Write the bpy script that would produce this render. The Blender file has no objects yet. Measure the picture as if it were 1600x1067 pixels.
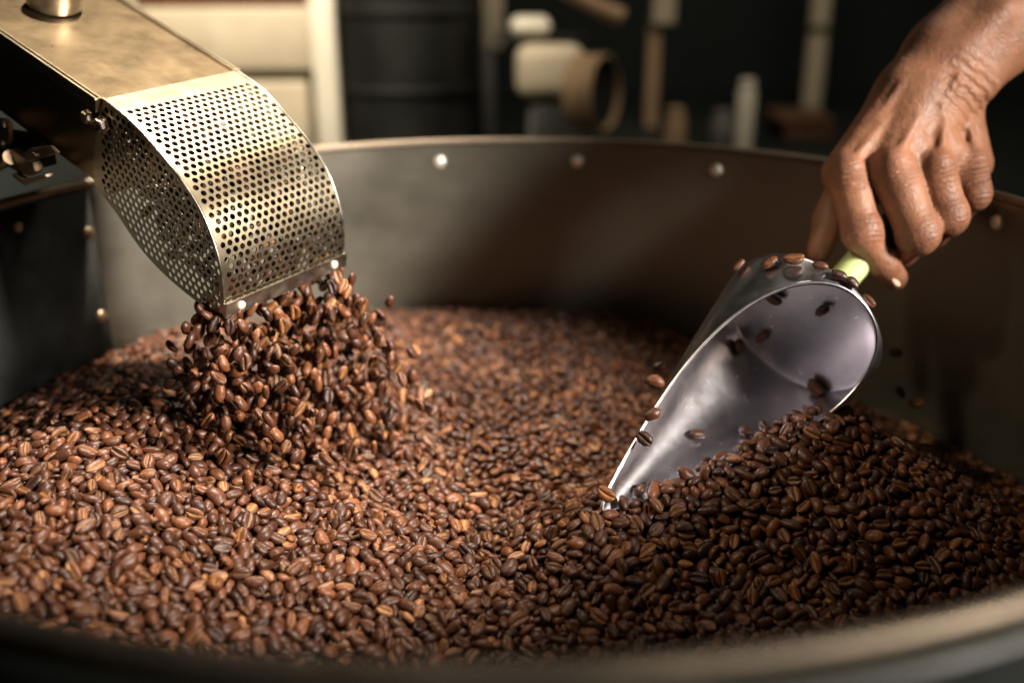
import bpy, bmesh, math, random
import numpy as np
from mathutils import Vector, Matrix, Quaternion
from mathutils.bvhtree import BVHTree
from mathutils.geometry import delaunay_2d_cdt

SC = bpy.context.scene
COL = SC.collection
random.seed(7)
RNG = np.random.default_rng(11)

# ------------------------------------------------------------------ camera
TUB_R = 0.30                      # inner radius of the cooling tray, rim at z = 0
PITCH, ROLL = math.radians(20.92), math.radians(-0.336)
CAM = np.array([0.0047, -0.4562, 0.1273])
FPX = 35 / 36 * 1600              # focal length in photo pixels (1600 wide)
cam_d = bpy.data.cameras.new("camera")
cam_o = bpy.data.objects.new("camera", cam_d)
COL.objects.link(cam_o)
cam_d.lens, cam_d.sensor_width = 35, 36
cam_d.clip_start, cam_d.clip_end = 0.01, 50
FWD = np.array([0, math.cos(PITCH), -math.sin(PITCH)])
_r, _u = np.array([1.0, 0, 0]), np.array([0, math.sin(PITCH), math.cos(PITCH)])
RT = math.cos(ROLL) * _r + math.sin(ROLL) * _u
UP = -math.sin(ROLL) * _r + math.cos(ROLL) * _u
cam_o.matrix_world = Matrix(((RT[0], UP[0], -FWD[0], CAM[0]), (RT[1], UP[1], -FWD[1], CAM[1]),
                             (RT[2], UP[2], -FWD[2], CAM[2]), (0, 0, 0, 1)))
cam_d.dof.use_dof = True
cam_d.dof.focus_distance = 0.468
cam_d.dof.aperture_fstop = 3.3
SC.camera = cam_o

# ------------------------------------------------------------------ world, lamps, exposure
W = bpy.data.worlds.new("World")
SC.world = W
W.use_nodes = True
W.node_tree.nodes["Background"].inputs[0].default_value = (0.85, 0.95, 0.88, 1)
W.node_tree.nodes["Background"].inputs[1].default_value = 0.004


def area_lamp(name, loc, target, size, watts, color):
    d = bpy.data.lights.new(name, 'AREA')
    d.shape, d.size, d.energy, d.color = 'DISK', size, watts, color
    o = bpy.data.objects.new(name, d)
    COL.objects.link(o)
    o.location = loc
    o.rotation_euler = (Vector(target) - Vector(loc)).to_track_quat('-Z', 'Y').to_euler()
    return o


def spot_lamp(name, loc, target, deg, blend, radius, watts, color):
    d = bpy.data.lights.new(name, 'SPOT')
    d.spot_size, d.spot_blend, d.shadow_soft_size, d.energy, d.color = math.radians(deg), blend, radius, watts, color
    o = bpy.data.objects.new(name, d)
    COL.objects.link(o)
    o.location = loc
    o.rotation_euler = (Vector(target) - Vector(loc)).to_track_quat('-Z', 'Y').to_euler()
    return o


spot_lamp("overhead_lamp", (0.02, 0.36, 1.50), (-0.15, 0.10, -0.10), 19.5, 1.0, 0.03, 560, (1.0, 0.87, 0.72))
spot_lamp("key_lamp", (1.22, -0.74, 0.62), (-0.13, 0.09, -0.02), 24, 1.0, 0.15, 640, (1.0, 0.91, 0.80))
spot_lamp("warm_fill", (-0.85, -0.40, 1.10), (0.06, 0.02, -0.05), 13, 1.0, 0.08, 90, (1.0, 0.82, 0.56))  # added fill spot for the scoop's outer side
spot_lamp("cabinet_fill", (-0.35, 0.45, 0.80), (-0.36, 1.1, 0.06), 62, 1.0, 0.08, 85, (1.0, 0.88, 0.70))  # added spot that brightens the cream cabinet
area_lamp("background_fill", (0.35, 0.62, 1.00), (0.30, 1.5, 0.0), 0.35, 6, (1.0, 0.88, 0.70))  # added fill for the rest of the background things
SC.view_settings.view_transform = 'Standard'
SC.view_settings.look = 'None'
SC.view_settings.exposure = 0.0
SC.view_settings.gamma = 1.0
SC.view_settings.use_curve_mapping = False


# ------------------------------------------------------------------ photo pixel -> point
def ray(px, py):
    return FWD + RT * (px - 800) / FPX - UP * (py - 533.5) / FPX


def at_depth(px, py, d):
    return CAM + ray(px, py) * d


def at_z(px, py, z):
    r = ray(px, py)
    return CAM + r * (z - CAM[2]) / r[2]


def at_y(px, py, y):
    r = ray(px, py)
    return CAM + r * (y - CAM[1]) / r[1]


def on_plane(px, py, P, n):
    r = ray(px, py)
    return CAM + r * ((P - CAM) @ n) / (r @ n)


def project(X):
    d = np.asarray(X) - CAM
    z = d @ FWD
    return 800 + FPX * (d @ RT) / z, 533.5 - FPX * (d @ UP) / z, z


# ------------------------------------------------------------------ materials
def material(name, color, rough=0.5, metallic=0.0, var=0.25, scale=30, bump=0.0, bscale=200, rough_var=0.1,
             stretch=(1, 1, 1), spec=0.5, sss=0.0, coat=0.0):
    m = bpy.data.materials.new(name)
    m.use_nodes = True
    nt = m.node_tree
    p = nt.nodes["Principled BSDF"]
    tc = nt.nodes.new("ShaderNodeTexCoord")
    mp = nt.nodes.new("ShaderNodeMapping")
    mp.inputs["Scale"].default_value = stretch
    nt.links.new(tc.outputs["Object"], mp.inputs[0])
    n = nt.nodes.new("ShaderNodeTexNoise")
    n.inputs["Scale"].default_value = scale
    n.inputs["Detail"].default_value = 6
    n.inputs["Roughness"].default_value = 0.65
    nt.links.new(mp.outputs[0], n.inputs["Vector"])
    r = nt.nodes.new("ShaderNodeValToRGB")
    r.color_ramp.elements[0].position, r.color_ramp.elements[1].position = 0.3, 0.7
    r.color_ramp.elements[0].color = tuple(c * (1 - var) for c in color) + (1,)
    r.color_ramp.elements[1].color = tuple(min(1, c * (1 + var)) for c in color) + (1,)
    nt.links.new(n.outputs["Fac"], r.inputs[0])
    nt.links.new(r.outputs[0], p.inputs["Base Color"])
    mr = nt.nodes.new("ShaderNodeMapRange")
    mr.inputs["From Min"].default_value, mr.inputs["From Max"].default_value = 0.3, 0.7
    mr.inputs["To Min"].default_value, mr.inputs["To Max"].default_value = rough - rough_var, rough + rough_var
    nt.links.new(n.outputs["Fac"], mr.inputs["Value"])
    nt.links.new(mr.outputs[0], p.inputs["Roughness"])
    p.inputs["Metallic"].default_value = metallic
    p.inputs["Specular IOR Level"].default_value = spec
    p.inputs["Coat Weight"].default_value = coat
    if sss:
        p.inputs["Subsurface Weight"].default_value = sss
        p.inputs["Subsurface Radius"].default_value = (0.006, 0.0025, 0.0012)
        p.inputs["Subsurface Scale"].default_value = 1.0
    if bump:
        b = nt.nodes.new("ShaderNodeBump")
        b.inputs["Strength"].default_value = bump
        b.inputs["Distance"].default_value = 0.001
        n2 = nt.nodes.new("ShaderNodeTexNoise")
        n2.inputs["Scale"].default_value = bscale
        n2.inputs["Detail"].default_value = 4
        nt.links.new(mp.outputs[0], n2.inputs["Vector"])
        nt.links.new(n2.outputs["Fac"], b.inputs["Height"])
        nt.links.new(b.outputs[0], p.inputs["Normal"])
    return m


M = {}
M['tray'] = material("tray_steel", (0.155, 0.146, 0.118), 0.38, 0.8, 0.16, 7, 0.06, 90, 0.08, (1, 1, 1.6))
M['wall_shade'] = material("wall_shade_steel", (0.014, 0.015, 0.014), 0.7, 0.0, 0.3, 20, 0.05, 90, spec=0.2)  # near-black tone paints the shade on the left tray wall
M['rim'] = material("rim_steel", (0.17, 0.135, 0.10), 0.55, 0.8, 0.15, 40, 0.05, 300)
M['rivet'] = material("rivet_metal", (0.80, 0.74, 0.64), 0.38, 0.6, 0.12, 200)
M['perf'] = material("perforated_steel", (0.40, 0.335, 0.23), 0.31, 1.0, 0.06, 60, 0.02, 500, 0.03)
M['duct'] = material("duct_steel", (0.31, 0.23, 0.135), 0.29, 1.0, 0.08, 60, 0.02, 600, 0.025)
M['oily_shade'] = material("oily_shade_inside", (0.025, 0.015, 0.009), 0.5, 0.0, 0.3, 60)  # coffee oil tone that also stands in for shade inside the hood
M['strip'] = material("strip_steel", (0.38, 0.34, 0.29), 0.32, 1.0, 0.25, 90, 0.10, 500)
M['bolt'] = material("bolt_metal", (0.70, 0.60, 0.50), 0.30, 1.0, 0.2, 200)
M['latch'] = material("latch_metal", (0.30, 0.22, 0.14), 0.40, 0.9, 0.3, 120, 0.1, 500)
M['copper'] = material("copper_cap", (0.72, 0.34, 0.14), 0.35, 0.8, 0.2, 90)
M['scoop'] = material("scoop_steel", (0.68, 0.655, 0.70), 0.25, 1.0, 0.06, 90, 0.04, 400, 0.03)
M['handle'] = material("lime_plastic", (0.42, 0.50, 0.22), 0.25, 0.0, 0.12, 60, 0.0, 100, 0.05, coat=0.4)
M['black'] = material("plain_black", (0.010, 0.013, 0.011), 0.55, 0.0, 0.3, 12)
M['wall'] = material("dark_wall", (0.012, 0.020, 0.017), 0.8, 0.0, 0.4, 4)
M['drum'] = material("dark_drum_paint", (0.008, 0.008, 0.007), 0.5, 0.1, 0.3, 10)
M['cream'] = material("cream_paint", (0.58, 0.49, 0.35), 0.6, 0.0, 0.2, 8)
M['white'] = material("white_paint", (0.80, 0.74, 0.60), 0.5, 0.0, 0.06, 8)
M['olive'] = material("olive_tone", (0.10, 0.10, 0.03), 0.6)
M['tan'] = material("tan_wood", (0.34, 0.22, 0.12), 0.6, 0.0, 0.25, 20, stretch=(6, 6, 1))
M['brown'] = material("brown_wood", (0.13, 0.06, 0.03), 0.6, 0.0, 0.3, 20, stretch=(6, 6, 1))
M['grey'] = material("grey_metal", (0.20, 0.19, 0.18), 0.45, 0.3, 0.2, 20)
M['nail'] = material("nail", (0.62, 0.40, 0.30), 0.3, 0.0, 0.08, 100, sss=0.1)


def bean_material():
    m = bpy.data.materials.new("roasted_bean")
    m.use_nodes = True
    nt = m.node_tree
    p = nt.nodes["Principled BSDF"]
    a = nt.nodes.new("ShaderNodeAttribute"); a.attribute_name = "rnd"
    c = nt.nodes.new("ShaderNodeAttribute"); c.attribute_name = "crease"
    ramp = nt.nodes.new("ShaderNodeValToRGB")
    e = ramp.color_ramp.elements
    e[0].position, e[0].color = 0.0, (0.014, 0.005, 0.003, 1)
    e[1].position, e[1].color = 1.0, (0.150, 0.054, 0.021, 1)
    k = e.new(0.55); k.color = (0.058, 0.0200, 0.0092, 1)
    nt.links.new(a.outputs["Fac"], ramp.inputs[0])
    tc = nt.nodes.new("ShaderNodeTexCoord")
    n = nt.nodes.new("ShaderNodeTexNoise")
    n.inputs["Scale"].default_value, n.inputs["Detail"].default_value = 420, 4
    nt.links.new(tc.outputs["Object"], n.inputs["Vector"])
    mul = nt.nodes.new("ShaderNodeMix"); mul.data_type = 'RGBA'; mul.blend_type = 'MULTIPLY'
    mul.inputs[0].default_value = 0.65
    g = nt.nodes.new("ShaderNodeValToRGB")
    g.color_ramp.elements[0].position, g.color_ramp.elements[0].color = 0.32, (0.45, 0.42, 0.40, 1)
    g.color_ramp.elements[1].position, g.color_ramp.elements[1].color = 0.66, (1.2, 1.15, 1.1, 1)
    nt.links.new(n.outputs["Fac"], g.inputs[0])
    nt.links.new(ramp.outputs[0], mul.inputs[6]); nt.links.new(g.outputs[0], mul.inputs[7])
    # pale chaff left in the crease of some beans
    gt = nt.nodes.new("ShaderNodeMath"); gt.operation = 'MULTIPLY'
    pw = nt.nodes.new("ShaderNodeMath"); pw.operation = 'MULTIPLY_ADD'
    pw.inputs[1].default_value, pw.inputs[2].default_value = 1.25, -0.25
    pw.use_clamp = True
    nt.links.new(a.outputs["Fac"], pw.inputs[0])
    nt.links.new(pw.outputs[0], gt.inputs[0]); nt.links.new(c.outputs["Fac"], gt.inputs[1])
    mx = nt.nodes.new("ShaderNodeMix"); mx.data_type = 'RGBA'
    mx.inputs[7].default_value = (0.36, 0.18, 0.055, 1)
    nt.links.new(gt.outputs[0], mx.inputs[0]); nt.links.new(mul.outputs[2], mx.inputs[6])
    nt.links.new(mx.outputs[2], p.inputs["Base Color"])
    p.inputs["Roughness"].default_value = 0.44
    p.inputs["Specular IOR Level"].default_value = 0.30
    b = nt.nodes.new("ShaderNodeBump")
    b.inputs["Strength"].default_value, b.inputs["Distance"].default_value = 0.55, 0.0007
    nt.links.new(n.outputs["Fac"], b.inputs["Height"])
    nt.links.new(b.outputs[0], p.inputs["Normal"])
    return m


M['bean'] = bean_material()


def skin_material():
    m = material("skin", (0.215, 0.094, 0.050), 0.50, 0.0, 0.38, 48, 0.0, 300, 0.08, sss=0.05, spec=0.34)
    nt = m.node_tree
    p = nt.nodes["Principled BSDF"]
    L = nt.links.new
    tc = nt.nodes.new("ShaderNodeTexCoord")
    # darker, redder skin over the joints
    at = nt.nodes.new("ShaderNodeAttribute"); at.attribute_name = "joint"
    src = p.inputs["Base Color"].links[0].from_socket
    mx = nt.nodes.new("ShaderNodeMix"); mx.data_type = 'RGBA'
    mx.inputs[7].default_value = (0.130, 0.046, 0.027, 1)
    mu = nt.nodes.new("ShaderNodeMath"); mu.operation = 'MULTIPLY'; mu.inputs[1].default_value = 0.55
    L(at.outputs["Fac"], mu.inputs[0]); L(mu.outputs[0], mx.inputs[0]); L(src, mx.inputs[6]); L(mx.outputs[2], p.inputs["Base Color"])
    # ridged folds plus fine pores
    n1 = nt.nodes.new("ShaderNodeTexNoise"); n1.inputs["Scale"].default_value = 190; n1.inputs["Detail"].default_value = 5; n1.inputs["Distortion"].default_value = 0.6
    n2 = nt.nodes.new("ShaderNodeTexNoise"); n2.inputs["Scale"].default_value = 900; n2.inputs["Detail"].default_value = 3
    for n in (n1, n2):
        L(tc.outputs["Object"], n.inputs["Vector"])
    a = nt.nodes.new("ShaderNodeMath"); a.operation = 'SUBTRACT'; a.inputs[1].default_value = 0.5
    b = nt.nodes.new("ShaderNodeMath"); b.operation = 'ABSOLUTE'
    c = nt.nodes.new("ShaderNodeMath"); c.operation = 'POWER'; c.inputs[1].default_value = 0.55
    L(n1.outputs["Fac"], a.inputs[0]); L(a.outputs[0], b.inputs[0]); L(b.outputs[0], c.inputs[0])
    w = nt.nodes.new("ShaderNodeMath"); w.operation = 'MULTIPLY_ADD'; w.inputs[1].default_value = 0.25; w.inputs[2].default_value = 0.42
    L(at.outputs["Fac"], w.inputs[0])
    d = nt.nodes.new("ShaderNodeMath"); d.operation = 'MULTIPLY'
    L(c.outputs[0], d.inputs[0]); L(w.outputs[0], d.inputs[1])
    e = nt.nodes.new("ShaderNodeMath"); e.operation = 'MULTIPLY_ADD'; e.inputs[1].default_value = 0.25
    L(n2.outputs["Fac"], e.inputs[0]); L(d.outputs[0], e.inputs[2])
    al = nt.nodes.new("ShaderNodeAttribute"); al.attribute_name = "along"
    fo = nt.nodes.new("ShaderNodeAttribute"); fo.attribute_name = "fold"
    f1 = nt.nodes.new("ShaderNodeMath"); f1.operation = 'MULTIPLY_ADD'; f1.inputs[1].default_value = 7.0   # wander of the folds
    L(n1.outputs["Fac"], f1.inputs[0]); L(al.outputs["Fac"], f1.inputs[2])
    f2 = nt.nodes.new("ShaderNodeMath"); f2.operation = 'SINE'; L(f1.outputs[0], f2.inputs[0])
    f3 = nt.nodes.new("ShaderNodeMath"); f3.operation = 'MULTIPLY'; L(f2.outputs[0], f3.inputs[0]); L(fo.outputs["Fac"], f3.inputs[1])
    f4 = nt.nodes.new("ShaderNodeMath"); f4.operation = 'MULTIPLY_ADD'; f4.inputs[1].default_value = 0.38
    L(f3.outputs[0], f4.inputs[0]); L(e.outputs[0], f4.inputs[2])
    bp = nt.nodes.new("ShaderNodeBump")
    bp.inputs["Strength"].default_value, bp.inputs["Distance"].default_value = 0.65, 0.0015
    L(f4.outputs[0], bp.inputs["Height"]); L(bp.outputs[0], p.inputs["Normal"])
    return m


M['skin'] = skin_material()


# ------------------------------------------------------------------ object helpers
def tag(o, label=None, cat=None, group=None, kind=None):
    for k, v in (("label", label), ("category", cat), ("group", group), ("kind", kind)):
        if v:
            o[k] = v
    return o


def empty(name, loc=(0, 0, 0)):
    o = bpy.data.objects.new(name, None)
    o.empty_display_size = 0.02
    o.location = loc
    COL.objects.link(o)
    return o


def link_mesh(name, me, mat, parent=None, smooth=True):
    if mat is not None:
        me.materials.append(mat)
    if smooth:
        me.polygons.foreach_set("use_smooth", [True] * len(me.polygons))
    o = bpy.data.objects.new(name, me)
    COL.objects.link(o)
    if parent is not None:
        o.parent = parent
        o.matrix_parent_inverse = Matrix.Translation(-Vector(parent.location))
    return o


def from_bm(name, bm, mat, parent=None, smooth=False):
    me = bpy.data.meshes.new(name)
    bmesh.ops.recalc_face_normals(bm, faces=bm.faces[:])
    bm.to_mesh(me)
    bm.free()
    return link_mesh(name, me, mat, parent, smooth)


def sharp_smooth(o, deg=35):
    me = o.data
    me.polygons.foreach_set("use_smooth", [True] * len(me.polygons))
    me.set_sharp_from_angle(angle=math.radians(deg))
    return o


def box(name, lo, hi, mat, parent=None, bevel=0.003):
    bm = bmesh.new()
    bmesh.ops.create_cube(bm, size=1)
    lo, hi = np.minimum(lo, hi), np.maximum(lo, hi)
    for v in bm.verts:
        v.co = Vector([lo[i] + (v.co[i] + 0.5) * (hi[i] - lo[i]) for i in range(3)])
    if bevel:
        bmesh.ops.bevel(bm, geom=bm.edges[:], offset=bevel, segments=3, affect='EDGES', profile=0.5)
    return sharp_smooth(from_bm(name, bm, mat, parent))


def lathe(name, prof, mat, parent=None, loc=(0, 0, 0), axis=(0, 0, 1), seg=48, closed=False, deg=35):
    """prof: [(radius, height)] turned about axis through loc."""
    bm = bmesh.new()
    q = Vector((0, 0, 1)).rotation_difference(Vector(axis).normalized())
    rings = []
    for r, h in prof:
        if r < 1e-6:
            rings.append([bm.verts.new(q @ Vector((0, 0, h)) + Vector(loc))])
        else:
            rings.append([bm.verts.new(q @ Vector((r * math.cos(2 * math.pi * k / seg), r * math.sin(2 * math.pi * k / seg), h)) + Vector(loc)) for k in range(seg)])
    pairs = list(zip(rings, rings[1:])) + ([(rings[-1], rings[0])] if closed else [])
    for a, b in pairs:
        for k in range(seg):
            k2 = (k + 1) % seg
            if len(a) == 1 and len(b) > 1:
                bm.faces.new((a[0], b[k], b[k2]))
            elif len(b) == 1 and len(a) > 1:
                bm.faces.new((a[k], a[k2], b[0]))
            elif len(a) > 1:
                bm.faces.new((a[k], a[k2], b[k2], b[k]))
    return sharp_smooth(from_bm(name, bm, mat, parent), deg)


def tube(name, pts, radii, mat, parent=None, seg=20, flat=None):
    """round (or flattened) tube through pts with rounded ends; flat=(axis vector, factor)"""
    pts = [Vector(p) for p in pts]
    bm = bmesh.new()
    rings = []
    nrm = None
    for i, p in enumerate(pts):
        t = (pts[min(i + 1, len(pts) - 1)] - pts[max(i - 1, 0)]).normalized()
        if nrm is None:
            nrm = t.orthogonal().normalized() if flat is None else (Vector(flat[0]) - t * Vector(flat[0]).dot(t)).normalized()
        nrm = (nrm - t * nrm.dot(t)).normalized()
        bi = t.cross(nrm)
        f = 1.0 if flat is None else flat[1]
        rings.append([bm.verts.new(p + radii[i] * (f * math.cos(2 * math.pi * k / seg) * nrm + math.sin(2 * math.pi * k / seg) * bi)) for k in range(seg)])
    for a, b in zip(rings, rings[1:]):
        for k in range(seg):
            bm.faces.new((a[k], a[(k + 1) % seg], b[(k + 1) % seg], b[k]))
    bm.faces.new(rings[0]); bm.faces.new(rings[-1])
    return sharp_smooth(from_bm(name, bm, mat, parent), 50)


# ------------------------------------------------------------------ setting: counter and back wall
COUNTER_Z = -0.170
o = box("counter", (-1.6, -0.40, COUNTER_Z - 0.04), (1.6, 2.0, COUNTER_Z), M['black'], None, 0.004)
tag(o, kind="structure")
o = box("back_wall", (-2.2, 2.15, -1.0), (2.2, 2.25, 1.6), M['wall'], None, 0.0)
tag(o, kind="structure")

# ------------------------------------------------------------------ cooling tray
tray = empty("cooling_tray", (0, 0, COUNTER_Z))
tag(tray, "large round steel cooling tray full of roasted coffee beans", "tray")
TH = 0.003
lathe("wall", [(0, -0.160), (TUB_R, -0.160), (TUB_R, -0.0015), (TUB_R + TH, -0.0015), (TUB_R + TH, -0.008)], M['tray'], tray, seg=160)
lathe("shaded_shell", [(TUB_R + TH - 0.0004, -0.0075), (TUB_R + TH + 0.0012, -0.009), (TUB_R + TH + 0.0012, -0.1695), (0.0, -0.1695)], M['black'], tray, seg=160)  # outer wall coloured black to stand in for its shade
rb = 0.0028
lathe("rim", [(TUB_R + TH / 2 + rb * math.cos(a), rb * math.sin(a)) for a in np.linspace(0, 2 * math.pi, 15)[:-1]], M['rim'], tray, seg=160, closed=True)
for k in range(18):                      # rivets under the rim, 20 degrees apart, darkened on the shaded stretch
    a = math.radians(90 + 9.5 - 20 * k)
    c = np.array([math.cos(a), math.sin(a), 0])
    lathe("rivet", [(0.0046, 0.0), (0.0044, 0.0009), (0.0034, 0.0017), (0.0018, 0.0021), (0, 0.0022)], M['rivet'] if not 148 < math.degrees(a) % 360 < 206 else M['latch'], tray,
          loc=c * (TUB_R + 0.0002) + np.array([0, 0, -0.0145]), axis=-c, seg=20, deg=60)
# left tray wall in shade: added dark plate paints the shadow up to the seam
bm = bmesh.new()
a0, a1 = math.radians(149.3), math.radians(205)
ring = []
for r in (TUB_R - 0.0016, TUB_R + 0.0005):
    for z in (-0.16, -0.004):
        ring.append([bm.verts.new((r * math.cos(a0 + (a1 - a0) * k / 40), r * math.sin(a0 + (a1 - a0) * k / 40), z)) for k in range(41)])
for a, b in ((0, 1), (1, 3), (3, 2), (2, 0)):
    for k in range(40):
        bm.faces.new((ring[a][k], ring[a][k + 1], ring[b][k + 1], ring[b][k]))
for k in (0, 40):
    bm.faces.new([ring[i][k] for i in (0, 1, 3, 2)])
from_bm("wall_shade_plate", bm, M['wall_shade'], tray, True)
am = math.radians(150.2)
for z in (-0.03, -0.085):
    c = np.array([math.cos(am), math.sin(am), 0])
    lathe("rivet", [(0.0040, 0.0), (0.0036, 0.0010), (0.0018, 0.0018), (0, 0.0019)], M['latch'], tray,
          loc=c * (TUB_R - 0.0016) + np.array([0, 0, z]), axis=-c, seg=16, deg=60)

# ------------------------------------------------------------------ scoop (pose fitted to the photo's rim outline)
SP = dict(px=1250.842, py=510.807, dep=.521, az=3.859, el=.538, ro=-.235, R=.044, L=.147, pw=1.235, tap=.417, tv=.53)
SO = at_depth(SP['px'], SP['py'], SP['dep'])
SA = math.cos(SP['el']) * (math.cos(SP['az']) * RT + math.sin(SP['az']) * UP) - math.sin(SP['el']) * FWD
SA /= np.linalg.norm(SA)
u0 = -FWD - SA * (-FWD @ SA); u0 /= np.linalg.norm(u0)
v0 = np.cross(SA, u0)
SU = math.cos(SP['ro']) * u0 + math.sin(SP['ro']) * v0
SV = np.cross(SA, SU)


def scoop_pt(phi, k, off=0.0):
    kk = max(k, 0.0)
    rad = SP['R'] * (1 - SP['tap'] * kk)
    rv = rad * (1 - SP['tv'] * kk * kk)
    return SO + SA * SP['L'] * k + (rad + off) * math.cos(phi) * SU + (rv + off) * math.sin(phi) * SV


def scoop_rim_k(phi):
    return ((1 - math.cos(phi)) / 2) ** SP['pw']


def build_scoop():
    root = empty("scoop", SO - SA * 0.03)
    tag(root, "round steel hand scoop dug tip first into the beans, lime green handle", "scoop")
    NP, NK, K0 = 112, 26, -0.006
    verts, faces = [], []
    for t in (0.0, -0.0011):             # outer skin, inner skin
        base = len(verts)
        for i in range(NP):
            phi = 2 * math.pi * i / NP
            kr = scoop_rim_k(phi)
            for j in range(NK + 1):
                verts.append(scoop_pt(phi, K0 + (kr - K0) * j / NK, t))
        dome = len(verts)
        ND = 9
        for i in range(NP):
            phi = 2 * math.pi * i / NP
            for j in range(1, ND):
                a = math.pi / 2 * j / ND
                rad = (SP['R'] + t)
                verts.append(SO + SA * (SP['L'] * K0 - (0.006 + t) * math.sin(a)) + rad * (math.cos(a) ** 0.8) * (math.cos(phi) * SU + math.sin(phi) * SV))
        pole = len(verts)
        verts.append(SO + SA * (SP['L'] * K0 - 0.006 - t))
        for i in range(NP):
            i2 = (i + 1) % NP
            for j in range(NK):
                faces.append((base + i * (NK + 1) + j, base + i2 * (NK + 1) + j, base + i2 * (NK + 1) + j + 1, base + i * (NK + 1) + j + 1))
            d1, d2 = dome + i * (ND - 1), dome + i2 * (ND - 1)
            faces.append((base + i * (NK + 1), base + i2 * (NK + 1), d2, d1))
            for j in range(ND - 2):
                faces.append((d1 + j, d2 + j, d2 + j + 1, d1 + j + 1))
            faces.append((d1 + ND - 2, d2 + ND - 2, pole))
    half = len(verts) // 2
    for i in range(NP):
        a, b = i * (NK + 1) + NK, ((i + 1) % NP) * (NK + 1) + NK
        faces.append((a, b, half + b, half + a))
    me = bpy.data.meshes.new("bowl")
    me.from_pydata([tuple(v) for v in verts], [], faces)
    bm = bmesh.new(); bm.from_mesh(me); bmesh.ops.remove_doubles(bm, verts=bm.verts[:], dist=1e-6)
    bmesh.ops.recalc_face_normals(bm, faces=bm.faces[:]); bm.to_mesh(me)
    tree = BVHTree.FromBMesh(bm)
    bm.free()
    o = link_mesh("bowl", me, M['scoop'], root)
    sharp_smooth(o, 40)
    # rolled edge along the opening
    pts = [scoop_pt(2 * math.pi * i / 160, scoop_rim_k(2 * math.pi * i / 160) + 0.001, -0.0005) for i in range(160)]
    bm = bmesh.new(); rings = []
    for i in range(160):
        t = pts[(i + 1) % 160] - pts[i - 1]; t /= np.linalg.norm(t)
        n = pts[i] - SO - SA * ((pts[i] - SO) @ SA); n -= t * (n @ t); n /= np.linalg.norm(n)
        b = np.cross(t, n)
        rings.append([bm.verts.new(pts[i] + 0.0011 * (math.cos(q) * n + math.sin(q) * b)) for q in np.linspace(0, 2 * math.pi, 9)[:-1]])
    for i in range(160):
        for k in range(8):
            bm.faces.new((rings[i][k], rings[(i + 1) % 160][k], rings[(i + 1) % 160][(k + 1) % 8], rings[i][(k + 1) % 8]))
    from_bm("rolled_edge", bm, M['scoop'], root, True)
    back = SO + SA * (SP['L'] * K0 - 0.0062)
    lathe("socket", [(0.013, 0.0), (0.0125, 0.004), (0.0095, 0.009), (0.0090, 0.016)], M['scoop'], root, loc=back, axis=-SA, seg=28)
    hp, hr = [], []
    for s, r in ((0.006, 0.0080), (0.010, 0.0088), (0.02, 0.0090), (0.05, 0.0095), (0.09, 0.0100), (0.125, 0.0100), (0.137, 0.0092), (0.141, 0.006)):
        hp.append(back - SA * s); hr.append(r)
    tube("handle", hp, hr, M['handle'], root, 24, (SV, 0.8))
    return root, tree


scoop, SCOOP_TREE = build_scoop()

# ------------------------------------------------------------------ discharge chute with perforated hood
CW = np.array([math.cos(math.radians(4.5)) * math.cos(math.radians(54.0)),
               math.cos(math.radians(4.5)) * math.sin(math.radians(54.0)), math.sin(math.radians(4.5))])
CWID = 0.0800
CP0 = at_depth(165, 158, 0.47)
arc_px = [(161, 155), (195, 180), (224, 209), (250, 240), (276, 271), (300, 305), (320, 341), (335, 380), (344, 412), (348, 440), (350, 466), (350, 492)]
low_px = [(350, 492), (320, 481), (280, 450), (248, 421), (220, 390), (198, 358), (180, 330), (163, 309), (148, 292), (145, 270), (146, 240), (152, 195)]
arc = np.array([on_plane(*q, CP0, CW) for q in arc_px])
low = np.array([on_plane(*q, CP0, CW) for q in low_px])
EX = on_plane(165, 158, CP0, CW) - on_plane(0, 45, CP0, CW); EX /= np.linalg.norm(EX)   # down the duct
EY = np.cross(CW, EX)
if EY[2] < 0:
    EY = -EY


def to2(P): return np.stack([(P - CP0) @ EX, (P - CP0) @ EY], -1)
def from2(q, w=0.0): return CP0 + EX * q[0] + EY * q[1] + CW * w


def resample(P, step):
    seg = np.linalg.norm(np.diff(P, axis=0), axis=1)
    s = np.concatenate([[0], np.cumsum(seg)])
    n = max(2, int(round(s[-1] / step)) + 1)
    t = np.linspace(0, s[-1], n)
    return np.stack([np.interp(t, s, P[:, k]) for k in range(P.shape[1])], 1), t


def smooth_poly(P, it=2):
    for _ in range(it):      # Chaikin, ends kept
        Q = [P[0]]
        for a, b in zip(P[:-1], P[1:]):
            Q += [a * .75 + b * .25, a * .25 + b * .75]
        Q.append(P[-1]); P = np.array(Q)
    return P


def in_poly(P, poly):
    x, y = P[:, 0], P[:, 1]
    c = np.zeros(len(P), bool)
    j = len(poly) - 1
    for i in range(len(poly)):
        xi, yi, xj, yj = *poly[i], *poly[j]
        with np.errstate(divide='ignore', invalid='ignore'):
            c ^= ((yi > y) != (yj > y)) & (x < (xj - xi) * (y - yi) / (yj - yi) + xi)
        j = i
    return c


def dist_poly(P, poly):
    d = np.full(len(P), 1e9)
    for a, b in zip(poly, np.roll(poly, -1, 0)):
        ab = b - a
        t = np.clip(((P - a) @ ab) / max(ab @ ab, 1e-14), 0, 1)
        d = np.minimum(d, np.linalg.norm(P - a - t[:, None] * ab, axis=1))
    return d


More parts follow.
